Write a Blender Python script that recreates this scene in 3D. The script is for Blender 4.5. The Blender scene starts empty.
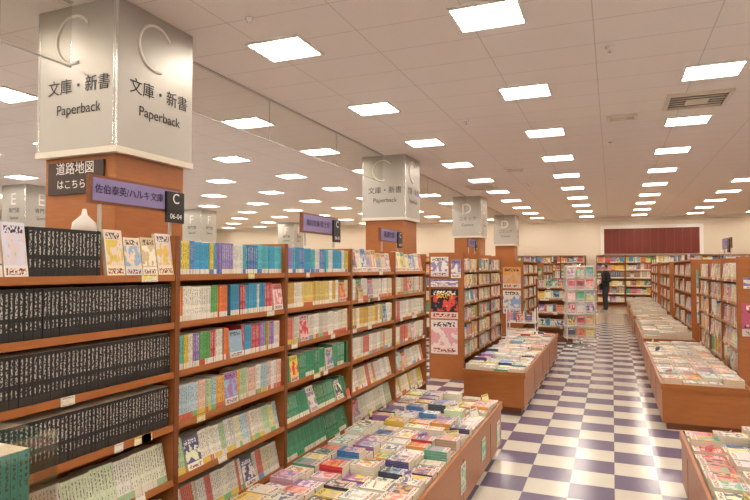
import bpy, math, random
from mathutils import Vector, Matrix
R = random.Random(11)
scene = bpy.context.scene
CEIL = 3.68
# ------------------------------------------------------------------ materials
def mat(name, col=(.8,.8,.8), rough=.5, metal=0., emis=None, estr=0.):
    m = bpy.data.materials.new(name); m.use_nodes = True
    b = m.node_tree.nodes['Principled BSDF']
    b.inputs['Base Color'].default_value = (*col,1)
    b.inputs['Roughness'].default_value = rough
    b.inputs['Metallic'].default_value = metal
    if emis:
        b.inputs['Emission Color'].default_value = (*emis,1)
        b.inputs['Emission Strength'].default_value = estr
    return m
class NT:
    def __init__(s, m): s.t=m.node_tree; s.b=s.t.nodes['Principled BSDF']
    def n(s, typ, **kw):
        x=s.t.nodes.new(typ)
        for k,v in kw.items(): setattr(x,k,v)
        return x
    def l(s,a,b): s.t.links.new(a,b)
    def setin(s,i,v):
        if isinstance(v,bpy.types.NodeSocket): s.l(v,i)
        else: i.default_value=v
    def m(s,op,a,b=0.,c=0.):
        x=s.n('ShaderNodeMath',operation=op)
        s.setin(x.inputs[0],a); s.setin(x.inputs[1],b)
        if len(x.inputs)>2: s.setin(x.inputs[2],c)
        return x.outputs[0]
    def rng(s,v,a,b):
        return s.m('MULTIPLY', s.m('GREATER_THAN',v,a), s.m('LESS_THAN',v,b))
    def mul(s,*v):
        o=v[0]
        for q in v[1:]: o=s.m('MULTIPLY',o,q)
        return o
    def mix(s,f,a,b):
        x=s.n('ShaderNodeMix',data_type='RGBA')
        s.setin(x.inputs[0],f); s.setin(x.inputs[6],a); s.setin(x.inputs[7],b)
        return x.outputs[2]

def wood_mat(name, c1, c2):
    m=mat(name,c1,.35); t=NT(m)
    tc=t.n('ShaderNodeTexCoord'); mp=t.n('ShaderNodeMapping')
    mp.inputs['Scale'].default_value=(6,6,40)
    t.l(tc.outputs['Object'],mp.inputs[0])
    nz=t.n('ShaderNodeTexNoise'); nz.inputs['Scale'].default_value=1.2; nz.inputs['Detail'].default_value=4
    t.l(mp.outputs[0],nz.inputs['Vector'])
    t.l(t.mix(nz.outputs['Fac'],(*c1,1),(*c2,1)),t.b.inputs['Base Color'])
    return m
WOOD=wood_mat('orange_wood',(.43,.155,.042),(.32,.105,.026))
WOODD=wood_mat('dark_wood_edge',(.24,.08,.025),(.17,.055,.018))
METAL=mat('brushed_silver',(.47,.455,.425),.42,.4)
CREAM=mat('cream_trim',(.75,.70,.60),.5)
DARK=mat('dark_brown_plastic',(.05,.03,.025),.4)
BLACK=mat('black_plastic',(.012,.012,.013),.4)
WHITE=mat('white_paint',(.85,.83,.80),.5)
GREYTXT=mat('dark_grey_letters',(.03,.03,.035),.5)
PURPLE=mat('purple_sign',(.25,.20,.42),.4)
CHROME=mat('chrome_wire',(.75,.75,.75),.25,1.)

def book_mats():
    sp=mat('book_spine',rough=.42); t=NT(sp)
    a=t.n('ShaderNodeAttribute',attribute_name='Col').outputs['Color']
    a2=t.n('ShaderNodeAttribute',attribute_name='Col2').outputs['Color']
    uv=t.n('ShaderNodeUVMap'); sx=t.n('ShaderNodeSeparateXYZ'); t.l(uv.outputs[0],sx.inputs[0])
    U,V=sx.outputs[0],sx.outputs[1]; u=t.m('FRACT',U)
    cb=t.n('ShaderNodeCombineXYZ'); t.l(t.m('MULTIPLY',U,3.3),cb.inputs[0]); t.l(t.m('MULTIPLY',V,22.),cb.inputs[1])
    nz=t.n('ShaderNodeTexNoise'); nz.inputs['Scale'].default_value=1.; nz.inputs['Detail'].default_value=1.
    t.l(cb.outputs[0],nz.inputs['Vector'])
    ink=t.m('GREATER_THAN',nz.outputs['Fac'],.50)
    title=t.mul(t.rng(u,.28,.72),t.rng(V,.45,.93),ink)
    auth=t.mul(t.rng(u,.36,.66),t.rng(V,.20,.36),ink)
    tx=t.m('MULTIPLY',t.m('MAXIMUM',title,auth),.85)
    bw=t.n('ShaderNodeRGBToBW'); t.l(a,bw.inputs[0])
    lt=t.m('GREATER_THAN',bw.outputs[0],.22)
    tcol=t.mix(lt,(.62,.60,.56,1),(.04,.035,.04,1))
    base=t.mix(t.m('LESS_THAN',V,.17),a,a2)
    t.l(t.mix(tx,base,tcol),t.b.inputs['Base Color'])
    cv=mat('book_cover',rough=.3); t=NT(cv)
    a=t.n('ShaderNodeAttribute',attribute_name='Col').outputs['Color']
    a2=t.n('ShaderNodeAttribute',attribute_name='Col2').outputs['Color']
    uv=t.n('ShaderNodeUVMap'); sx=t.n('ShaderNodeSeparateXYZ'); t.l(uv.outputs[0],sx.inputs[0])
    U,V=sx.outputs[0],sx.outputs[1]; u=t.m('FRACT',U)
    nz=t.n('ShaderNodeTexNoise'); nz.inputs['Scale'].default_value=3.2; nz.inputs['Detail'].default_value=3.
    t.l(uv.outputs[0],nz.inputs['Vector'])
    pic=t.m('GREATER_THAN',nz.outputs['Fac'],.5)
    vo=t.n('ShaderNodeTexVoronoi'); vo.inputs['Scale'].default_value=6.; t.l(uv.outputs[0],vo.inputs['Vector'])
    c=t.mix(t.mul(pic,t.rng(V,.25,.78)),a,a2)
    c=t.mix(t.mul(t.m('LESS_THAN',vo.outputs['Distance'],.22),t.rng(V,.3,.7),.45),c,vo.outputs['Color'])
    cb=t.n('ShaderNodeCombineXYZ'); t.l(t.m('MULTIPLY',U,13.),cb.inputs[0]); t.l(t.m('MULTIPLY',V,16.),cb.inputs[1])
    n2=t.n('ShaderNodeTexNoise'); n2.inputs['Scale'].default_value=1.; t.l(cb.outputs[0],n2.inputs['Vector'])
    ink=t.m('GREATER_THAN',n2.outputs['Fac'],.5)
    bw=t.n('ShaderNodeRGBToBW'); t.l(a,bw.inputs[0])
    tcol=t.mix(t.m('GREATER_THAN',bw.outputs[0],.2),(.9,.88,.8,1),(.04,.03,.05,1))
    c=t.mix(t.mul(t.rng(V,.80,.94),t.rng(u,.1,.9),ink),c,tcol)
    obi=t.m('LESS_THAN',V,.22); c=t.mix(obi,c,t.mix(.35,(.85,.82,.75,1),a2))
    c=t.mix(t.mul(t.rng(V,.05,.17),t.rng(u,.08,.92),ink),c,(.25,.03,.03,1))
    t.l(c,t.b.inputs['Base Color'])
    pg=mat('book_pages',(.66,.59,.47),.8)
    pl=mat('printed_card',rough=.45); t=NT(pl)
    t.l(t.n('ShaderNodeAttribute',attribute_name='Col').outputs['Color'],t.b.inputs['Base Color'])
    return sp,cv,pg,pl
SPINE,COVER,PAGES,CARD=book_mats()
MATS=[SPINE,COVER,PAGES,CARD,WOOD,WOODD,METAL,CREAM,DARK,BLACK,WHITE,PURPLE,CHROME]
sS,sC,sP,sK,sW,sWD,sM,sCR,sD,sB,sWH,sPU,sCH=range(13)
# ------------------------------------------------------------------ mesh builder
class MB:
    def __init__(s): s.v=[];s.f=[];s.m=[];s.uv=[];s.c=[];s.c2=[]
    def box(s,P,u0,u1,d0,d1,z0,z1,mats=(sW,)*6,col=(1,1,1),col2=(1,1,1),k=0):
        b=len(s.v)
        for z in (z0,z1):
            for (u,d) in ((u0,d0),(u1,d0),(u1,d1),(u0,d1)): s.v.append(P(u,d,z))
        if isinstance(mats,int): mats=(mats,)*6
        for fm,q in zip(mats,((0,1,5,4),(1,2,6,5),(2,3,7,6),(3,0,4,7),(4,5,6,7),(3,2,1,0))):
            s.f.append([b+i for i in q]); s.m.append(fm)
            s.uv+= [k,0,k+.999,0,k+.999,1,k,1]
            s.c+= [*col,1]*4; s.c2+=[*col2,1]*4
    def build(s,name,parent=None,origin=None):
        me=bpy.data.meshes.new(name)
        v=s.v if origin is None else [(a-origin[0],b-origin[1],c-origin[2]) for a,b,c in s.v]
        me.from_pydata(v,[],s.f)
        used=sorted(set(s.m)); mp={u:i for i,u in enumerate(used)}
        for u in used: me.materials.append(MATS[u])
        me.polygons.foreach_set('material_index',[mp[x] for x in s.m])
        uvl=me.uv_layers.new(name='UVMap'); uvl.data.foreach_set('uv',s.uv)
        for nm,dat in (('Col',s.c),('Col2',s.c2)):
            a=me.color_attributes.new(nm,'FLOAT_COLOR','CORNER'); a.data.foreach_set('color',dat)
        me.update()
        o=bpy.data.objects.new(name,me); scene.collection.objects.link(o)
        if origin is not None: o.location=origin
        if parent: o.parent=parent
        return o
def frame(O,N):
    O=Vector(O); N=Vector(N); U=Vector((-N.y,N.x,0))
    def P(u,d,z): return tuple(O+U*u-N*d+Vector((0,0,z)))
    return P
def world(u,d,z): return (u,d,z)
def tiltP(P,z0,t):
    c,sn=math.cos(t),math.sin(t)
    def Q(u,d,z):
        zz=z-z0
        return P(u,d*c+zz*sn,z0+zz*c-d*sn)
    return Q
def rotP(P,cu,cd,a):
    c,sn=math.cos(a),math.sin(a)
    def Q(u,d,z):
        x,y=u-cu,d-cd
        return P(cu+x*c-y*sn,cd+x*sn+y*c,z)
    return Q
def empty(name,loc=(0,0,0)):
    o=bpy.data.objects.new(name,None); o.empty_display_size=.1; o.location=loc
    scene.collection.objects.link(o); return o
def text(body,size,loc,N,m,parent,name='lettering',align='CENTER',ext=.0004):
    cu=bpy.data.curves.new(name,'FONT'); cu.body=body; cu.size=size; cu.extrude=ext
    cu.align_x=align; cu.align_y='CENTER'; cu.materials.append(m)
    o=bpy.data.objects.new(name,cu); scene.collection.objects.link(o)
    ang=math.atan2(N[0],-N[1])
    o.rotation_euler=(math.pi/2,0,ang); o.location=loc
    if parent: o.parent=parent
    return o
# ------------------------------------------------------------------ palettes
WT=[(.78,.75,.68),(.80,.79,.75),(.74,.70,.60),(.82,.80,.70)]
ST={
 'black':dict(b=[(.012,.012,.014),(.02,.018,.02)],a=[(.035,.033,.03),(.02,.02,.02)],run=(20,40),h=(.186,.188),t=(.0175,.019)),
 'multi':dict(b=[(.05,.32,.55),(.75,.55,.06),(.1,.45,.4),(.75,.2,.06),(.8,.78,.7),(.12,.4,.12),(.55,.06,.08),(.8,.7,.3),(.25,.15,.45)],a=WT+[(.6,.1,.05)],run=(1,6),h=(.165,.175),t=(.009,.017)),
 'blue':dict(b=[(.06,.2,.5),(.1,.5,.6),(.8,.8,.76),(.25,.2,.5),(.05,.35,.6),(.75,.6,.1)],a=WT+[(.1,.2,.6)],run=(1,7),h=(.165,.175),t=(.009,.017)),
 'pastel':dict(b=WT+[(.75,.7,.35),(.45,.65,.4),(.8,.55,.45),(.45,.62,.7),(.8,.45,.1)],a=[(.2,.5,.2),(.7,.5,.1),(.6,.15,.1),(.7,.65,.6)],run=(1,6),h=(.165,.175),t=(.009,.017)),
 'white':dict(b=WT+WT+[(.75,.7,.5),(.7,.2,.15)],a=[(.7,.1,.08),(.15,.35,.6),(.75,.6,.1),(.2,.5,.25),(.7,.1,.08)]+WT[:2],run=(1,8),h=(.165,.175),t=(.009,.017)),
 'green':dict(b=[(.02,.22,.10),(.04,.3,.16),(.03,.2,.08),(.1,.35,.2)],a=[(.75,.72,.62),(.05,.3,.15)],run=(3,14),h=(.165,.172),t=(.010,.017)),
 'teal':dict(b=[(.03,.35,.32)],a=WT,run=(10,20),h=(.172,.176),t=(.016,.02)),
 'yellow':dict(b=[(.75,.6,.2),(.78,.72,.5),(.8,.78,.7),(.7,.45,.1)],a=[(.6,.1,.05),(.1,.3,.1)]+WT,run=(2,8),h=(.165,.172),t=(.010,.017)),
 'comic':dict(b=[(.8,.78,.74),(.8,.78,.74),(.6,.08,.1),(.05,.2,.5),(.03,.03,.03),(.75,.5,.06),(.7,.3,.4),(.1,.4,.25)],a=WT+[(.02,.02,.02)],run=(1,6),h=(.17,.2),t=(.014,.024)),
 'paleg':dict(b=[(.72,.74,.6),(.78,.77,.7),(.6,.68,.5)],a=[(.35,.5,.3),(.7,.65,.55)],run=(4,12),h=(.172,.182),t=(.012,.017)),
 'brown':dict(b=[(.3,.16,.08),(.6,.5,.35),(.75,.7,.6),(.45,.1,.07),(.1,.15,.25),(.7,.6,.2)],a=WT,run=(1,4),h=(.2,.25),t=(.02,.045)),
}
CVC=[(.8,.78,.72),(.75,.72,.62),(.75,.25,.2),(.08,.26,.55),(.8,.6,.1),(.08,.08,.12),(.6,.06,.06),(.15,.42,.28),(.75,.5,.5),(.3,.52,.7),(.82,.8,.78),(.8,.76,.6),(.4,.22,.45),(.6,.45,.32),(.1,.1,.25),(.75,.35,.1)]
def rc():
    c=R.choice(CVC); return tuple(min(.85,max(.01,x*R.uniform(.8,1.1))) for x in c)
def rowfill(mb,P,u0,u1,z,st,clear=.2,depth=.12,faceout=.05,scale=1.,coarse=1.):
    if st=='face':
        u=u0+.006
        while u<u1-.09:
            w=R.uniform(.085,.115); h=min(clear-.01,R.uniform(.17,.21))
            if u+w>u1: break
            Q=tiltP(P,z,.15); c,c2=rc(),rc()
            mb.box(Q,u,u+w,.0,.02,z,z+h,(sC,sP,sK,sP,sP,sK),c,c2,R.randrange(1,400)); u+=w+.006
        return
    if '+' in st:
        parts=st.split('+'); names=parts[0::2]; fr=[0.]+[float(x) for x in parts[1::2]]+[1.]
        for i,nm in enumerate(names): rowfill(mb,P,u0+(u1-u0)*fr[i],u0+(u1-u0)*fr[i+1],z,nm,clear,depth,faceout,scale,coarse)
        return
    s=ST[st]; u=u0+.004; run=0
    if st=='black': faceout=0
    while u<u1-.01:
        if R.random()<faceout*.12:
            w=R.uniform(.10,.125)*scale; h=min(clear-.01,R.uniform(.15,.18)*scale)
            if u+w<u1:
                c,c2=rc(),rc(); Q=tiltP(P,z,.12)
                mb.box(Q,u,u+w,.0,.03,z,z+h,(sC,sP,sK,sP,sP,sK),c,c2,R.randrange(1,400)); u+=w+.004; run=0; continue
        if run<=0:
            run=R.randint(*s['run']); b=R.choice(s['b']); a=R.choice(s['a'])
            f=R.uniform(.85,1.08); b=tuple(min(.85,x*f) for x in b); h=R.uniform(*s['h'])*scale; t=R.uniform(*s['t'])*coarse
            dj=R.uniform(0,.006)
        tt=t*R.uniform(.9,1.12)
        if u+tt>u1: break
        hh=min(h,clear-.012)
        d0=.012+dj+R.uniform(0,.003)
        mb.box(P,u,u+tt-.0006,d0,d0+depth,z,z+hh,(sS,sK,sK,sK,sP,sK),b,a,R.randrange(1,900))
        u+=tt; run-=1
        if R.random()<.006: u+=R.uniform(.01,.04)
def bookcase(name,O,N,nsec,secw,levels,top,styles,depth=.34,faceout=.5,tags=True,coarse=1.,scale=1.,tilt_from=99,topboard=False,headers=0):
    P=frame(O,N); mb=MB(); bk=MB(); L=nsec*secw
    t=.032
    for i in range(nsec+1):
        a=max(0,i*secw-t/2) if i<nsec else L-t
        mb.box(P,a,a+t,-.004,depth,0,top,sW)
        mb.box(P,a,a+t,-.009,-.0045,.0,top,sWD)
    mb.box(P,t,L-t,depth-.02,depth-.001,.02,top-.01,sW)
    mb.box(P,t,L-t,.03,depth-.021,.0,.10,sWD)
    if topboard or headers: mb.box(P,0,L,-.006,depth,top+.0005,top+.025,sW)
    for i in range(headers):
        w=R.uniform(.22,.4); uu=(i+.5)*L/headers-w/2; zt=top+.0255
        mb.box(P,uu,uu+w,.02,.03,zt,zt+R.uniform(.09,.15),(sC,)+(sK,)*5,R.choice([(.28,.22,.46),(.8,.78,.7),(.8,.75,.5),(.1,.3,.55)]),R.choice(WT),R.randrange(900))
    n=len(levels)
    for j,z in enumerate(levels):
        nxt=levels[j+1] if j+1<n else top+(.02 if (topboard or headers) else .05)
        for i in range(nsec):
            a=i*secw+(t/2 if i else t)+.001; b=(i+1)*secw-t/2-.001 if i<nsec-1 else L-t-.001
            tl=.22 if (tilt_from!=99 and j<tilt_from) else 0.
            Q=tiltP(P,z,tl) if tl else P
            mb.box(Q,a,b,.0,depth-.025 if not tl else depth-.06,z-.022,z,sW)
            mb.box(Q,a,b,-.006,-.0005,z-.026,z+.004,sW)
            st=styles(i,n-1-j)
            rowfill(bk,Q,a,b,z+.0005,st,clear=nxt-z-.03,faceout=faceout,coarse=coarse,scale=scale)
            if tags:
                for _ in range(R.randint(0,3)):
                    w=R.uniform(.04,.1); uu=R.uniform(a,b-w)
                    mb.box(Q,uu,uu+w,-.010,-.0065,z-.028,z+.006,(sC,)+(sK,)*5,R.choice(WT+[(.8,.7,.2)]),R.choice(WT),R.randrange(900))
                if R.random()<.22:
                    w=R.choice([.06,.08,.1]); uu=R.uniform(a,b-w); h=R.uniform(.05,.13)
                    mb.box(Q,uu,uu+w,-.016,-.012,z-.02,z-.02+h,(sC,)+(sK,)*5,R.choice([(.8,.7,.2),(.8,.78,.7),(.8,.78,.7),(.7,.15,.1),(.75,.5,.2)]),rc(),R.randrange(900))
    o=mb.build(name,None,tuple(P(0,0,0))); b=bk.build('shelved_books',None,tuple(P(0,0,0))); b.parent=o; b.location=(0,0,0)
    return o,P
# ------------------------------------------------------------------ room
def plane_box(name,x0,x1,y0,y1,z0,z1,m):
    me=bpy.data.meshes.new(name)
    v=[(x,y,z) for z in (z0,z1) for x,y in ((x0,y0),(x1,y0),(x1,y1),(x0,y1))]
    f=[(0,3,2,1),(4,5,6,7),(0,1,5,4),(1,2,6,5),(2,3,7,6),(3,0,4,7)]
    me.from_pydata(v,[],f); me.materials.append(m)
    o=bpy.data.objects.new(name,me); scene.collection.objects.link(o); return o
X0,X1,Y0,Y1=-21.,10.,-3.,26.
fm=mat('checker_floor_tiles',(.7,.65,.55),.17); t=NT(fm)
tc=t.n('ShaderNodeTexCoord'); sx=t.n('ShaderNodeSeparateXYZ'); t.l(tc.outputs['Object'],sx.inputs[0])
T=.303
fx=t.m('FLOOR',t.m('DIVIDE',t.m('ADD',sx.outputs[0],30.),T)); fy=t.m('FLOOR',t.m('DIVIDE',t.m('ADD',sx.outputs[1],30.),T))
ck=t.m('MODULO',t.m('ADD',fx,fy),2.)
nz=t.n('ShaderNodeTexNoise'); nz.inputs['Scale'].default_value=45.; nz.inputs['Detail'].default_value=3.; t.l(tc.outputs['Object'],nz.inputs['Vector'])
pur=t.mix(nz.outputs['Fac'],(.115,.098,.18,1),(.175,.152,.25,1)); cr=t.mix(nz.outputs['Fac'],(.60,.58,.52,1),(.68,.66,.59,1))
ckc=t.mix(t.m('GREATER_THAN',ck,.5),cr,pur)
far=t.m('GREATER_THAN',sx.outputs[1],17.8)
c=t.mix(far,ckc,(.48,.40,.31,1))
gx=t.m('FRACT',t.m('DIVIDE',t.m('ADD',sx.outputs[0],30.),T)); gy=t.m('FRACT',t.m('DIVIDE',t.m('ADD',sx.outputs[1],30.),T))
g=t.m('MAXIMUM',t.m('LESS_THAN',gx,.012),t.m('LESS_THAN',gy,.012))
c=t.mix(t.m('MULTIPLY',g,.5),c,(.2,.18,.16,1)); t.l(c,t.b.inputs['Base Color'])
plane_box('floor',X0,X1,Y0,Y1,-.1,0,fm)
cm=mat('ceiling_boards',(.8,.74,.68),.9); t=NT(cm)
tc=t.n('ShaderNodeTexCoord'); sx=t.n('ShaderNodeSeparateXYZ'); t.l(tc.outputs['Object'],sx.inputs[0])
gx=t.m('FRACT',t.m('DIVIDE',t.m('ADD',sx.outputs[0],30.2),.97)); gy=t.m('FRACT',t.m('DIVIDE',t.m('ADD',sx.outputs[1],30.1),.56))
g=t.m('MAXIMUM',t.m('LESS_THAN',gx,.010),t.m('LESS_THAN',gy,.017))
nz=t.n('ShaderNodeTexNoise'); nz.inputs['Scale'].default_value=60.; t.l(tc.outputs['Object'],nz.inputs['Vector'])
c=t.mix(nz.outputs['Fac'],(.82,.77,.725,1),(.88,.835,.79,1))
t.l(t.mix(t.m('MULTIPLY',g,.5),c,(.42,.36,.31,1)),t.b.inputs['Base Color'])
plane_box('ceiling',X0,X1,Y0,Y1,CEIL,CEIL+.1,cm)
wm=mat('cream_wall',(.76,.69,.58),.8)
plane_box('wall_back',X0,X1,Y1,Y1+.1,0,CEIL,wm)
plane_box('wall_front',X0,X1,Y0-.1,Y0,0,CEIL,wm)
plane_box('wall_left',X0-.1,X0,Y0,Y1,0,CEIL,wm)
plane_box('wall_right',X1,X1+.1,Y0,Y1,0,CEIL,wm)
plane_box('baseboard_left',X0,X0+.02,Y0,Y1,0,.1,DARK)
plane_box('baseboard_right',X1-.02,X1,Y0,Y1,0,.1,DARK)
plane_box('trim_1',X0,X1,Y1-.06,Y1,CEIL-.12,CEIL,WHITE)
mb=MB(); P=frame((-.3,Y1-.075,0),(0,-1,0))
RED=mat('red_brown_panel',(.17,.025,.018),.5); MATS.append(RED); sR=len(MATS)-1
mb.box(P,0,3.5,.02,.07,2.18,3.2,sR)
for i in range(13): mb.box(P,i*.29,i*.29+.02,.0,.019,2.18,3.2,sWD)
mb.box(P,-.14,-.001,-.02,.07,2.14,3.34,sWH); mb.box(P,3.501,3.64,-.02,.07,2.14,3.34,sWH); mb.box(P,0,3.5,-.02,.07,3.201,3.34,sWH)
mb.build('panelled_shutter',None,(1.4,Y1-.04,2.7))
# ------------------------------------------------------------------ ceiling lights
EM=mat('light_diffuser',(.9,.9,.9),.5,emis=(1.,.89,.75),estr=30.); MATS.append(EM); sE=len(MATS)-1
mb=MB(); w,h=.285,.25
mb.box(world,-w+.02,w-.02,-h+.02,h-.02,.008,.02,sE)
for a,b,c_,d in ((-w,w,-h,-h+.02),(-w,w,h-.02,h),(-w,-w+.02,-h+.02,h-.02),(w-.02,w,-h+.02,h-.02)): mb.box(world,a,b,c_,d,0,.02,sWH)
for i in (-1,0,1): mb.box(world,-w+.02,w-.02,i*.115-.011,i*.115+.011,-.001,.0079,sWH)
first=mb.build('ceiling_light'); me=first.data
n=0
for i in range(-9,5):
    for k in range(-3,10):
        x=-.93+1.94*i; y=4.75+2.24*k
        if x<X0+.5 or x>X1-.5: continue
        o=first if n==0 else bpy.data.objects.new('ceiling_light',me)
        if n: scene.collection.objects.link(o)
        o.location=(x,y,CEIL-.02); n+=1
def vent(name,x,y,w,h):
    mb=MB(); P=world
    for a,b,c_,d in ((-w,w,-h,-h+.05),(-w,w,h-.05,h),(-w,-w+.05,-h+.05,h-.05),(w-.05,w,-h+.05,h-.05)): mb.box(P,a,b,c_,d,0,.03,sCR)
    mb.box(P,-w+.05,w-.05,-h+.05,h-.05,.022,.03,sD)
    nn=max(2,int(h/.06))
    for i in range(nn):
        yy=-h+.09+(2*h-.18)*i/(nn-1); mb.box(P,-w+.06,w-.06,yy-.006,yy+.006,.006,.0215,sCR)
    mb.box(P,-w*.35,w*.35,-h*.35,h*.35,-.002,.005,sCR)
    o=mb.build(name); o.location=(x,y,CEIL-.03)
vent('air_conditioner_cassette',1.0,8.15,.36,.36); vent('air_conditioner_cassette',-3.1,14.9,.36,.36)
vent('air_conditioner_cassette',2.95,12.7,.36,.36); vent('air_diffuser',.15,8.7,.2,.12); vent('air_diffuser',-1.9,12.6,.2,.12)
def lathe(name,prof,m,loc,seg=20,parent=None):
    v=[];f=[]
    for r,z in prof:
        for i in range(seg):
            a=2*math.pi*i/seg; v.append((r*math.cos(a),r*math.sin(a),z))
    for j in range(len(prof)-1):
        for i in range(seg):
            f.append((j*seg+i,j*seg+(i+1)%seg,(j+1)*seg+(i+1)%seg,(j+1)*seg+i))
    me=bpy.data.meshes.new(name); me.from_pydata(v,[],f); me.materials.append(m)
    for p in me.polygons: p.use_smooth=True
    o=bpy.data.objects.new(name,me); o.location=loc; scene.collection.objects.link(o)
    if parent:o.parent=parent
    return o
for x,y in ((-1.9,3.6),(0,5.9),(0,10.4),(-1.9,8.1),(2.,8.),(-1.9,14.8),(0,14.8)):
    lathe('sprinkler_head',[(.001,-.05),(.02,-.048),(.006,-.04),(.008,-.02),(.035,-.012),(.04,0)],CHROME,(x,y,CEIL))
lathe('smoke_detector',[(.001,-.04),(.018,-.038),(.022,-.02),(.035,-.012),(.035,0)],CHROME,(-2.8,4.05,CEIL))
# ------------------------------------------------------------------ columns
S=.86
def column(x,y,letter,jp,en,detail=True):
    e=empty('pillar',(0,0,0)); mb=MB(); P=frame((x-S,y,0),(0,-1,0))
    mb.box(P,.05,S-.05,.05,S-.05,0,2.47,sW)
    mb.box(P,.03,S-.03,.03,S-.03,0,.12,sWD)
    mb.box(P,-.01,S+.01,-.01,S+.01,2.471,2.52,sCR)
    b=len(mb.v)
    for z in (2.521,CEIL-.001):
        for (u,d) in ((0,0),(S,0),(S,S),(0,S)): mb.v.append(P(u,d,z))
    for q in ((0,1,5,4),(1,2,6,5),(2,3,7,6),(3,0,4,7)):
        mb.f.append([b+i for i in q]); mb.m.append(sM); mb.uv+=[0,0,1,0,1,1,0,1]; mb.c+=[1]*16; mb.c2+=[1]*16
    mb.box(P,S-.006,S+.006,-.006,.006,2.525,CEIL-.002,sCH)
    for u in (.02,S-.035): mb.box(P,u,u+.006,-.003,-.0005,2.53,CEIL-.003,sCH)
    mb.build('pillar_body',e)
    cx=x-S/2
    for (N,lx,ly) in (((0,-1,0),cx,y-.004),((1,0,0),x+.004,y+S/2)):
        def off(a): return (lx+a*(1 if N[1] else 0), ly+a*(0 if N[1] else 1))
        if letter=='C':
            cu=bpy.data.curves.new('arc','CURVE'); cu.dimensions='3D'; sp=cu.splines.new('POLY'); pts=[]
            for i in range(33):
                a=math.radians(35+250*i/32); pts.append((.19*math.cos(a),.19*math.sin(a)))
            sp.points.add(len(pts)-1)
            ox,oy=off(-.02)
            for q,(a,bz) in zip(sp.points,pts):
                q.co=(ox+a*(1 if N[1] else 0),oy+a*(0 if N[1] else 1),3.40+bz,1)
            cu.bevel_depth=.012; cu.materials.append(WHITE)
            o=bpy.data.objects.new('letter_c',cu); scene.collection.objects.link(o); o.parent=e
        else:
            ox,oy=off(0); text(letter,.42,(ox,oy,3.3),N,WHITE,e)
        ox,oy=off(.03)
        text(jp,.135,(ox,oy,3.02),N,GREYTXT,e); text(en,.115,(ox,oy,2.84),N,GREYTXT,e)
    return e
C1=(-3.5,3.33)
col1=column(*C1,'C','文庫・新書','Paperback')
mb=MB(); P=frame((C1[0]-.76,C1[1]+.05,0),(0,-1,0))
mb.box(P,0,.6,-.02,-.001,2.17,2.43,sD); mb.build('map_plaque',col1)
text('道路地図',.105,(C1[0]-.46,C1[1]+.027,2.37),(0,-1,0),WHITE,col1); text('はこちら→',.08,(C1[0]-.46,C1[1]+.027,2.245),(0,-1,0),WHITE,col1)
column(-3.5,10.03,'C','文庫・新書','Paperback'); column(-3.5,16.7,'D','コミック','Comics'); column(-3.5,23.2,'D','コミック','Comics')
for y,l in ((10.03,'E'),(16.7,'F'),(23.2,'F')): column(-13.5,y,l,'専門書','Special')
gm=bpy.data.materials.new('smoke_curtain_glass'); gm.use_nodes=True; nt=gm.node_tree; nt.nodes.clear()
out=nt.nodes.new('ShaderNodeOutputMaterial'); mx=nt.nodes.new('ShaderNodeMixShader'); tr=nt.nodes.new('ShaderNodeBsdfTransparent'); gl=nt.nodes.new('ShaderNodeBsdfGlossy')
tr.inputs[0].default_value=(.95,.94,.91,1); gl.inputs['Roughness'].default_value=.02; mx.inputs[0].default_value=.10
nt.links.new(tr.outputs[0],mx.inputs[1]); nt.links.new(gl.outputs[0],mx.inputs[2]); nt.links.new(mx.outputs[0],out.inputs[0])
MATS.append(gm); sG=len(MATS)-1
for a,b in ((-3.,3.29),(4.24,9.99),(10.94,16.66),(17.6,23.1)):
    mb=MB(); mb.box(world,-3.935,-3.925,a+.01,b-.01,3.17,CEIL-.011,sG)
    mb.box(world,-3.937,-3.923,a+.01,b-.01,3.158,3.169,sM); mb.box(world,-3.95,-3.91,a+.01,b-.01,CEIL-.01,CEIL,sM)
    y=a+1.9
    while y<b-.3: mb.box(world,-3.934,-3.926,y,y+.006,3.171,CEIL-.012,sM); y+=1.9
    mb.build('glass_smoke_curtain')
# ------------------------------------------------------------------ bookcases
XL=-1.95
LV=[.32,.57,.83,1.08,1.315,1.545]
def stl(i,r):
    tab=[['face+.22+black+.58+face','black','black','black','paleg','pastel'],
         ['blue','multi','multi','pastel','pastel','white'],
         ['blue','yellow','white','green','green','green'],
         ['face','white','yellow','white','white','paleg'],
         ['face','white','white','white','white','yellow']]
    return tab[i][r]
bookcase('bookcase',(XL,1.225,0),(1,0,0),5,1.01,LV,1.735,stl,tilt_from=2,faceout=.12)
mixst=lambda i,r: R.choice(['comic','multi','white','pastel','yellow','blue'])
bc2,P2=bookcase('bookcase',(XL,8.06,0),(1,0,0),3,1.0,LV,1.80,mixst,depth=.5,faceout=.6)
LV2=[.25,.55,.85,1.15,1.45]
g3=bookcase('bookcase',(XL,14.0,0),(1,0,0),3,1.,LV2,1.72,mixst,depth=.5,coarse=1.6,faceout=1.,tags=False,scale=1.2,headers=3)[0]
g4=bookcase('bookcase',(XL,18.4,0),(1,0,0),3,1.,LV2,1.72,mixst,depth=.5,coarse=1.6,faceout=1.,tags=False,scale=1.2,headers=3)[0]
XR=1.25
rs=lambda i,r: R.choice(['comic','white','white','multi','pastel','face'])
rbs=[]
for y in (7.27,11.2,15.2,19.2):
    rbs.append(bookcase('bookcase',(XR,y+3.0,0),(-1,0,0),3,1.0,[.45,.7,.95,1.2,1.45] if y<8 else LV2,1.70,rs,depth=.5,coarse=1.3,faceout=1.,tags=y<8,scale=1.1,headers=0 if y<8 else 3)[0])
rb=rbs[0]
bookcase('bookcase',(-6.2,12.6,0),(0,-1,0),4,.9,LV2,1.72,mixst,depth=.4,coarse=1.7,faceout=1.,tags=False,scale=1.2,headers=3)
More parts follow.
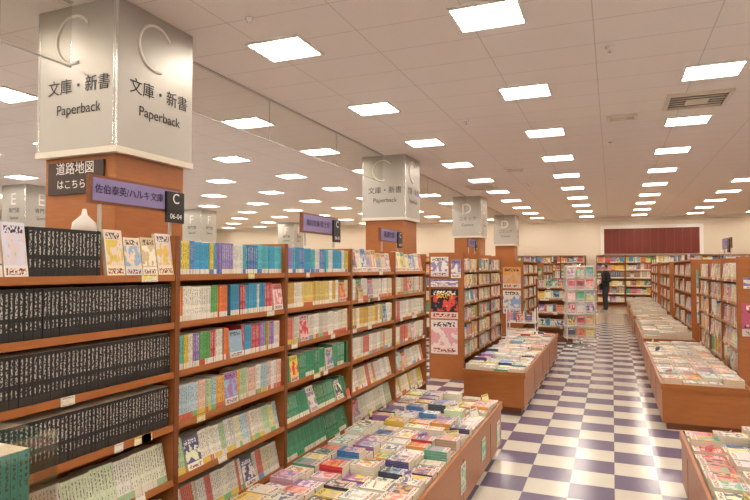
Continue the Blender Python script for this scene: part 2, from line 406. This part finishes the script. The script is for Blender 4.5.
for x,y,n_ in ((-6.5,20.5,4),(-9,14.5,2),(2.6,11.,3),(2.6,16.,4),(2.6,21.,4)):
    bookcase('bookcase',(x,y,0),(0,-1,0),n_,.9,LV2,1.78,mixst,depth=.4,coarse=1.8,faceout=1.,tags=False,scale=1.25,headers=2)
LVW=[.2,.52,.84,1.16,1.48,1.8]
brs=lambda i,r: R.choice(['brown','comic','multi','white'])
bookcase('wall_bookcase',(-13.,Y1-.45,0),(0,-1,0),12,1.,LVW,2.08,brs,depth=.35,coarse=2.2,faceout=1.,tags=False,scale=1.3,topboard=True)
bookcase('wall_bookcase',(-.6,Y1-.45,0),(0,-1,0),9,1.1,LVW,2.08,brs,depth=.35,coarse=2.2,faceout=1.,tags=False,scale=1.3,topboard=True)
# ------------------------------------------------------------------ posters on gondola ends
def poster(x0,x1,y,z0,z1,c,c2,k,parent,title=None,tc=WHITE,ts=.06):
    o=parent.location; mb=MB(); P=frame((x0-o.x,y-o.y,0),(0,-1,0)); mb.box(P,0,x1-x0,-.014,-.006,z0,z1,(sC,)+(sK,)*5,c,c2,k); mb.build('poster',parent)
    if title: text(title,ts,((x0+x1)/2-o.x,y-o.y-.016,z1-ts),(0,-1,0),tc,parent)
yb=8.06
poster(-2.42,-2.02,yb,.86,1.28,(.02,.02,.03),(.65,.08,.06),31,bc2,'500円',mat('yellow_ink',(.8,.6,.05)),.1)
poster(-2.42,-2.03,yb,.36,.84,(.78,.7,.68),(.7,.35,.4),77,bc2)
poster(-2.42,-2.16,yb,1.46,1.74,(.8,.78,.72),(.3,.24,.48),5,bc2)
poster(-2.42,-2.02,yb,1.31,1.42,(.28,.22,.46),(.8,.78,.75),15,bc2)
poster(-2.12,-1.98,yb,1.44,1.7,(.3,.24,.48),(.8,.78,.75),9,bc2)
for g_,yy in ((g3,14.0),(g4,18.4)):
    poster(-2.42,-2.0,yy,1.1,1.6,rc(),rc(),R.randrange(900),g_); poster(-2.42,-2.0,yy,.5,1.05,(.8,.78,.7),rc(),R.randrange(900),g_)
yr=7.27
poster(1.30,1.7,yr,1.36,1.48,(.28,.22,.46),(.8,.78,.75),6,rb)
poster(1.28,1.7,yr,.85,1.2,(.5,.1,.2),(.1,.05,.1),16,rb)
for g_,yy in zip(rbs[1:],(11.2,15.2,19.2)):
    poster(1.32,1.7,yy,1.15,1.55,rc(),rc(),R.randrange(900),g_); poster(1.32,1.7,yy,.65,1.1,(.8,.78,.7),rc(),R.randrange(900),g_)
# ------------------------------------------------------------------ aisle signs
INK=mat('sign_ink',(.03,.02,.06))
def aisle_sign(x,y0,y1,z0,z1,txt,code=None,right=1,ts=.06,base=1.737):
    o=Vector((x,(y0+y1)/2,(z0+z1)/2)); e=empty('category_sign',o)
    P=frame((0,y0-o.y,-o.z),(right,0,0)) if right>0 else frame((0,y1-o.y,-o.z),(right,0,0))
    mb=MB(); L=y1-y0
    mb.box(P,0,L,0,.02,z0,z1,sWD); mb.box(P,.012,L-.012,-.004,-.0005,z0+.012,z1-.012,sPU)
    for u in (.06,L-.06): mb.box(P,u-.006,u+.006,.004,.016,base,z0-.0005,sM)
    if code: mb.box(P,L-.11,L+.01,-.018,-.005,z0-.05,z1-.02,sB)
    mb.build('sign_board',e)
    text(txt,ts,(.006*right,-.05 if code else 0,0),(right,0,0),INK,e)
    if code:
        text('C',.07,(.02*right,y1-.05-o.y,z1-.055-o.z),(right,0,0),WHITE,e); text(code,.035,(.02*right,y1-.05-o.y,z0-.02-o.z),(right,0,0),WHITE,e)
    return e
aisle_sign(-1.99,1.76,2.30,1.85,1.97,'佐伯泰英/ハルキ文庫','06-04',ts=.043)
aisle_sign(-1.99,3.53,4.10,1.83,1.97,'角川文庫/富士見','06-03',ts=.05)
aisle_sign(-1.99,5.0,5.55,1.83,1.96,'新潮文庫','06-02',ts=.07)
aisle_sign(-2.0,8.6,9.15,1.90,2.03,'岩波文庫','05-02',ts=.07,base=1.802)
aisle_sign(1.31,8.0,8.55,1.82,1.95,'コミック','05-02',right=-1,ts=.07,base=1.702)
lathe('round_sign_holder',[(.001,.13),(.008,.129),(.014,.10),(.05,.065),(.056,.03),(.04,.004),(.001,0)],WHITE,(-2.281,1.99,1.727))
# ------------------------------------------------------------------ display tables
def table(x0,x1,y0,y1,h,N,stackmax=.12,cell=(.125,.19),name='display_table',white=.3,cards=.05):
    mb=MB()
    W=lambda a,b,c,d,e_,f_,m: mb.box(world,a,b,c,d,e_,f_,m)
    W(x0+.04,x1-.04,y0+.04,y1-.04,0,.07,sWD)
    W(x0,x1,y0,y1,.0705,h-.03,sW)
    W(x0-.012,x1+.012,y0-.012,y1+.012,h-.0295,h,sW)
    for a,b,c,d in ((x0-.012,x1+.012,y0-.012,y0+.008),(x0-.012,x1+.012,y1-.008,y1+.012),(x0-.012,x0+.008,y0+.009,y1-.009),(x1-.008,x1+.012,y0+.009,y1-.009)):
        W(a,b,c,d,h+.0005,h+.03,sW)
    y=y0+.9
    while y<y1-.2:
        for xx in (x0-.002,x1): mb.box(world,xx,xx+.002,y-.003,y+.003,.08,h-.035,sWD)
        y+=.9
    og=((x0+x1)/2,(y0+y1)/2,0)
    tb=mb.build(name,None,og)
    bk=MB()
    P=frame((x1,y0,0),N) if N[0]>0 else frame((x0,y1,0),N)
    L=y1-y0; D=x1-x0
    nr=max(1,round((D-.03)/cell[1])); cd=(D-.03)/nr; base=h+.001
    for rowi in range(nr):
        d=.015+rowi*cd
        u=.02
        while u<L-.1:
            w=cell[0]*R.choice([.86,.9,1.,1.12])
            if u+w>L-.015: break
            c=rc() if R.random()>white else tuple(min(.85,x*R.uniform(.95,1.05)) for x in R.choice(WT)); c2=rc(); k=R.randrange(900)
            t=R.uniform(.009,.016); nb=R.randint(2,max(3,int(stackmax/t))); nb=min(nb+rowi,int(stackmax/t)+2)
            for i in range(nb):
                a=R.uniform(-.02,.02); z=base+i*t
                Q=rotP(P,u+w/2,d+cd/2,a)
                g=.003
                bk.box(Q,u+g,u+w-g,d+g,d+cd-g,z,z+t-.0008,(sP,sP,sP,sK,sC,sK),c,c2,k)
            if R.random()<cards:
                z=base+nb*t; hh=R.uniform(.05,.11); Q=tiltP(rotP(P,u+w/2,d+cd/2,R.uniform(-.9,.3)),z,.25)
                m_=R.uniform(.005,.03)
                bk.box(Q,u+m_,u+w-m_,cd/2+d,cd/2+d+.003,z,z+hh,(sC,sK,sK,sK,sK,sK),R.choice([(.82,.8,.75),(.82,.8,.75),(.8,.7,.2),(.3,.25,.5),(.75,.3,.35)]),R.choice(WT+[rc()]),R.randrange(900))
            u+=w+.004
    b=bk.build('book_stacks',None,og); b.parent=tb; b.location=(0,0,0)
    return tb
t1=table(-1.66,-.90,1.9,5.07,.40,(1,0,0),white=.25,cell=(.112,.15),cards=.2,stackmax=.09)
t2=table(-1.55,-.89,6.42,10.5,.42,(1,0,0),stackmax=.08,white=.35,cell=(.125,.16),cards=.18)
table(-1.6,-.9,14.4,17.,.42,(1,0,0),stackmax=.15,white=.4,cards=.1); table(-1.6,-.9,18.6,21.2,.42,(1,0,0),stackmax=.15,white=.4)
table(.44,1.16,1.6,4.66,.40,(-1,0,0),stackmax=.09,white=.15,cell=(.13,.18),cards=.15)
r1=table(.44,1.18,6.37,9.8,.42,(-1,0,0),stackmax=.06,white=.5,cell=(.14,.185),cards=.12)
table(.46,1.18,10.3,14.2,.42,(-1,0,0),stackmax=.15,white=.5,cell=(.15,.2),cards=.15)
table(.46,1.18,15.,18.3,.42,(-1,0,0),stackmax=.18,white=.5); table(.46,1.18,19.,21.7,.42,(-1,0,0),stackmax=.18,white=.5)
mb=MB(); P=frame((-.90+1.28,-3.485,0),(1,0,0))
for u,z0,z1,c in ((3.62,.15,.33,(.8,.78,.7)),(4.25,.17,.32,(.5,.7,.5)),(4.85,.10,.30,(.8,.78,.7))): mb.box(P,u,u+.13,-.006,-.001,z0,z1,(sC,)+(sK,)*5,c,(.1,.5,.3),R.randrange(900))
mb.build('leaflets',t1)
# ------------------------------------------------------------------ acrylic bin bottom left
mb=MB()
x0,x1,y0,y1=-1.85,-1.42,.60,1.165
mb.box(world,x0,x1,y0,y1,0,.92,sW)
for a,b,c_,d in ((x0,x1,y0,y0+.006),(x0,x1,y1-.006,y1),(x0,x0+.006,y0+.006,y1-.006),(x1-.006,x1,y0+.006,y1-.006)): mb.box(world,a,b,c_,d,.9205,1.135,sG)
bin_=mb.build('acrylic_book_bin')
bk=MB(); P=frame((x1-.02,y0+.01,0),(1,0,0)); rowfill(bk,P,0,.50,.922,'teal',.25,faceout=0)
P=frame((x1-.2,y0+.01,0),(1,0,0)); rowfill(bk,P,0,.52,.922,'teal',.25,faceout=0)
b=bk.build('bin_books'); b.parent=bin_
# ------------------------------------------------------------------ spinner rack
def spinner(x,y):
    e=empty('spinner_rack',(x,y,0))
    lathe('base',[(.001,.0),(.28,.0),(.28,.03),(.05,.06),(.02,.08),(.02,1.66),(.001,1.66)],CHROME,(0,0,0),parent=e)
    mb=MB(); bk=MB()
    for s_ in range(4):
        a=s_*math.pi/2+.15; N=(math.cos(a),math.sin(a),0)
        n=Vector(N); U=Vector((-n.y,n.x,0)); O=n*.26-U*.26
        P=frame(O,N)
        for u in (0,.172,.344,.516): mb.box(P,u-.004,u+.004,0,.008,.15,1.64,sWH)
        for j in range(6):
            z=.2+j*.24
            mb.box(P,0,.52,-.05,-.044,z,z+.006,sWH); mb.box(P,0,.52,-.05,-.044,z+.06,z+.066,sWH); mb.box(P,0,.52,-.05,.0,z-.006,z-.0005,sWH)
            mb.box(P,0,.52,.009,.012,z,z+.225,sWH)
            for i in range(3):
                u=.012+i*.172; Q=tiltP(P,z,.1)
                bk.box(Q,u,u+.145,-.036,-.018,z+.001,z+.2,(sC,sP,sK,sP,sP,sK),rc(),rc(),R.randrange(900))
    mb.build('wire_pockets',e); bk.build('rack_books',e)
    return e
spinner(-.62,12.4)
def trolley(x,y):
    mb=MB(); bk=MB(); P=frame((-.3,0,0),(0,-1,0))
    mb.box(P,0,.6,0,.4,.1,.13,sWH); mb.box(P,0,.6,0,.4,.45,.47,sWH)
    for u in (0,.58):
        for d in (0,.38): mb.box(P,u,u+.02,d,d+.02,.05,.75,sWH)
    mb.box(P,.02,.58,.0,.01,.131,.3,sWH)
    for u in (.02,.56):
        for d in (.02,.34): mb.box(P,u,u+.03,d,d+.03,0,.05,sB)
    rowfill(bk,P,.02,.58,.1305,'white',.3,faceout=0,scale=1.2); rowfill(bk,P,.02,.58,.4705,'comic',.3,faceout=.5,scale=1.1)
    o=mb.build('book_trolley'); o.location=(x,y,0); b=bk.build('trolley_books'); b.parent=o
trolley(-1.75,12.2)
bookcase('end_cap_shelf',(-1.55,13.1,0),(0,-1,0),1,.75,[.3,.6,.9,1.15],1.35,mixst,depth=.3,faceout=2,tags=True,scale=1.1)
# ------------------------------------------------------------------ person
def skin_obj(name,verts,edges,rad,m,parent,root=0,sub=2):
    me=bpy.data.meshes.new(name); me.from_pydata(verts,edges,[]); me.materials.append(m)
    o=bpy.data.objects.new(name,me); scene.collection.objects.link(o); o.parent=parent
    md=o.modifiers.new('skin','SKIN'); md.use_smooth_shade=True
    for i,r in enumerate(rad): me.skin_vertices[0].data[i].radius=r if isinstance(r,tuple) else (r,r)
    me.skin_vertices[0].data[root].use_root=True
    o.modifiers.new('sub','SUBSURF').levels=sub; o.modifiers['sub'].render_levels=sub
    return o
def person(x,y,rot):
    e=empty('person')
    cl=mat('black_clothes',(.015,.015,.02),.8); t=NT(cl)
    tc=t.n('ShaderNodeTexCoord'); sx=t.n('ShaderNodeSeparateXYZ'); t.l(tc.outputs['Object'],sx.inputs[0])
    c=t.mix(t.m('GREATER_THAN',sx.outputs[2],.88),(.02,.02,.028,1),(.01,.01,.012,1)); c=t.mix(t.m('LESS_THAN',sx.outputs[2],.075),c,(.25,.24,.22,1)); t.l(c,t.b.inputs['Base Color'])
    sk=mat('skin',(.62,.38,.27),.5); hr=mat('black_hair',(.012,.01,.009),.5)
    V=[(0,0,.95),(0,.0,1.12),(0,.0,1.30),(0,0,1.42),(0,.015,1.49),
       (.10,0,1.40),(.185,0,1.37),(.225,-.02,1.10),(.16,.20,1.04),
       (-.10,0,1.40),(-.185,0,1.37),(-.225,-.02,1.10),(-.14,.22,1.07),
       (.09,0,.88),(.10,.025,.50),(.11,-.02,.10),(.12,.06,.04),(.125,.15,.035),
       (-.09,0,.88),(-.11,.06,.50),(-.12,.03,.10),(-.13,.11,.04),(-.135,.20,.035)]
    E=[(0,1),(1,2),(2,3),(3,4),(3,5),(5,6),(6,7),(7,8),(3,9),(9,10),(10,11),(11,12),(0,13),(13,14),(14,15),(15,16),(16,17),(0,18),(18,19),(19,20),(20,21),(21,22)]
    r=[(.155,.11),(.14,.10),(.155,.11),(.09,.075),.052,.075,.065,.05,.036,.075,.065,.05,.036,.09,.062,.045,.045,.035,.09,.062,.045,.045,.035]
    skin_obj('body',V,E,r,cl,e)
    skin_obj('neck',[(0,.012,1.46),(0,.03,1.56)],[(0,1)],[.05,.048],sk,e)
    import bmesh
    def ball(name,c,s,m,n=24,fn=None):
        bm=bmesh.new(); bmesh.ops.create_uvsphere(bm,u_segments=n,v_segments=n//2+4,radius=1)
        for v in bm.verts:
            p=v.co
            if fn: p=fn(p)
            v.co=Vector((c[0]+p.x*s[0],c[1]+p.y*s[1],c[2]+p.z*s[2]))
        me=bpy.data.meshes.new(name); bm.to_mesh(me); bm.free(); me.materials.append(m)
        for q in me.polygons:q.use_smooth=True
        o=bpy.data.objects.new(name,me); scene.collection.objects.link(o); o.parent=e
    def hf(p):
        p=p.copy()
        if p.z<0: p.x*=1-.32*(-p.z)**1.3; p.y=p.y*(1-.12*(-p.z))+.12*(-p.z)
        if p.y>.85 and abs(p.x)<.2 and -.35<p.z<.1: p.y+=.18
        return p
    ball('head',(0,.045,1.61),(.077,.098,.115),sk,fn=hf)
    def hairf(p):
        p=p.copy()
        if p.y>.35 and p.z<.42: p.y=.35+(p.y-.35)*.1
        if p.z<-.55: p.z=-.55
        return p
    ball('hair',(0,.033,1.63),(.087,.103,.118),hr,fn=hairf)
    for s_ in (-1,1):
        ball('ear',(s_*.08,.04,1.60),(.012,.02,.03),sk,10); ball('eye',(s_*.03,.133,1.615),(.011,.008,.006),hr,10)
    ball('mouth',(0,.135,1.555),(.022,.008,.005),mat('lips',(.4,.15,.12)),10)
    for s_,w in ((1,Vector((.16,.20,1.04))),(-1,Vector((-.14,.22,1.07)))):
        V=[tuple(w),tuple(w+Vector((-s_*.03,.05,.02)))]; E=[(0,1)]; rr=[.026,.032]
        for k in range(4):
            b=w+Vector((-s_*(.02+.008*k),.075,.045-.022*k)); m_=b+Vector((-s_*.03,.015,0)); tp=m_+Vector((-s_*(.022-.003*abs(k-1)),-.012,0))
            i=len(V); V+=[tuple(b),tuple(m_),tuple(tp)]; E+=[(1,i),(i,i+1),(i+1,i+2)]; rr+=[.010,.0095,.008]
        i=len(V); V+=[tuple(w+Vector((-s_*.045,.03,.05))),tuple(w+Vector((-s_*.07,.045,.065)))]; E+=[(0,i),(i,i+1)]; rr+=[.011,.009]
        skin_obj('hand',V,E,rr,sk,e,sub=1)
    mb=MB(); P=lambda u,d,z:(u,d,z)
    mb.box(P,-.11,.0,.262,.275,1.02,1.17,sK,(.8,.78,.7)); mb.box(P,.001,.11,.262,.275,1.02,1.17,sK,(.8,.78,.7)); mb.build('open_book',e)
    mb=MB(); mb.box(P,.20,.30,-.14,.10,.78,1.02,sB); mb.build('shoulder_bag',e)
    e.location=(x,y,0); e.rotation_euler=(0,0,rot)
person(-.22,22.7,math.radians(120))
# ------------------------------------------------------------------ world + camera
w=bpy.data.worlds.new('world'); scene.world=w; w.use_nodes=True
w.node_tree.nodes['Background'].inputs[0].default_value=(.9,.8,.7,1); w.node_tree.nodes['Background'].inputs[1].default_value=.3
cam=bpy.data.cameras.new('camera'); cam.lens=580/750*36; cam.sensor_width=36
co=bpy.data.objects.new('camera',cam); scene.collection.objects.link(co); co.location=(0,0,1.58)
co.rotation_euler=(math.radians(91.78),0,math.radians(22.23)); scene.camera=co
scene.view_settings.view_transform='Standard'
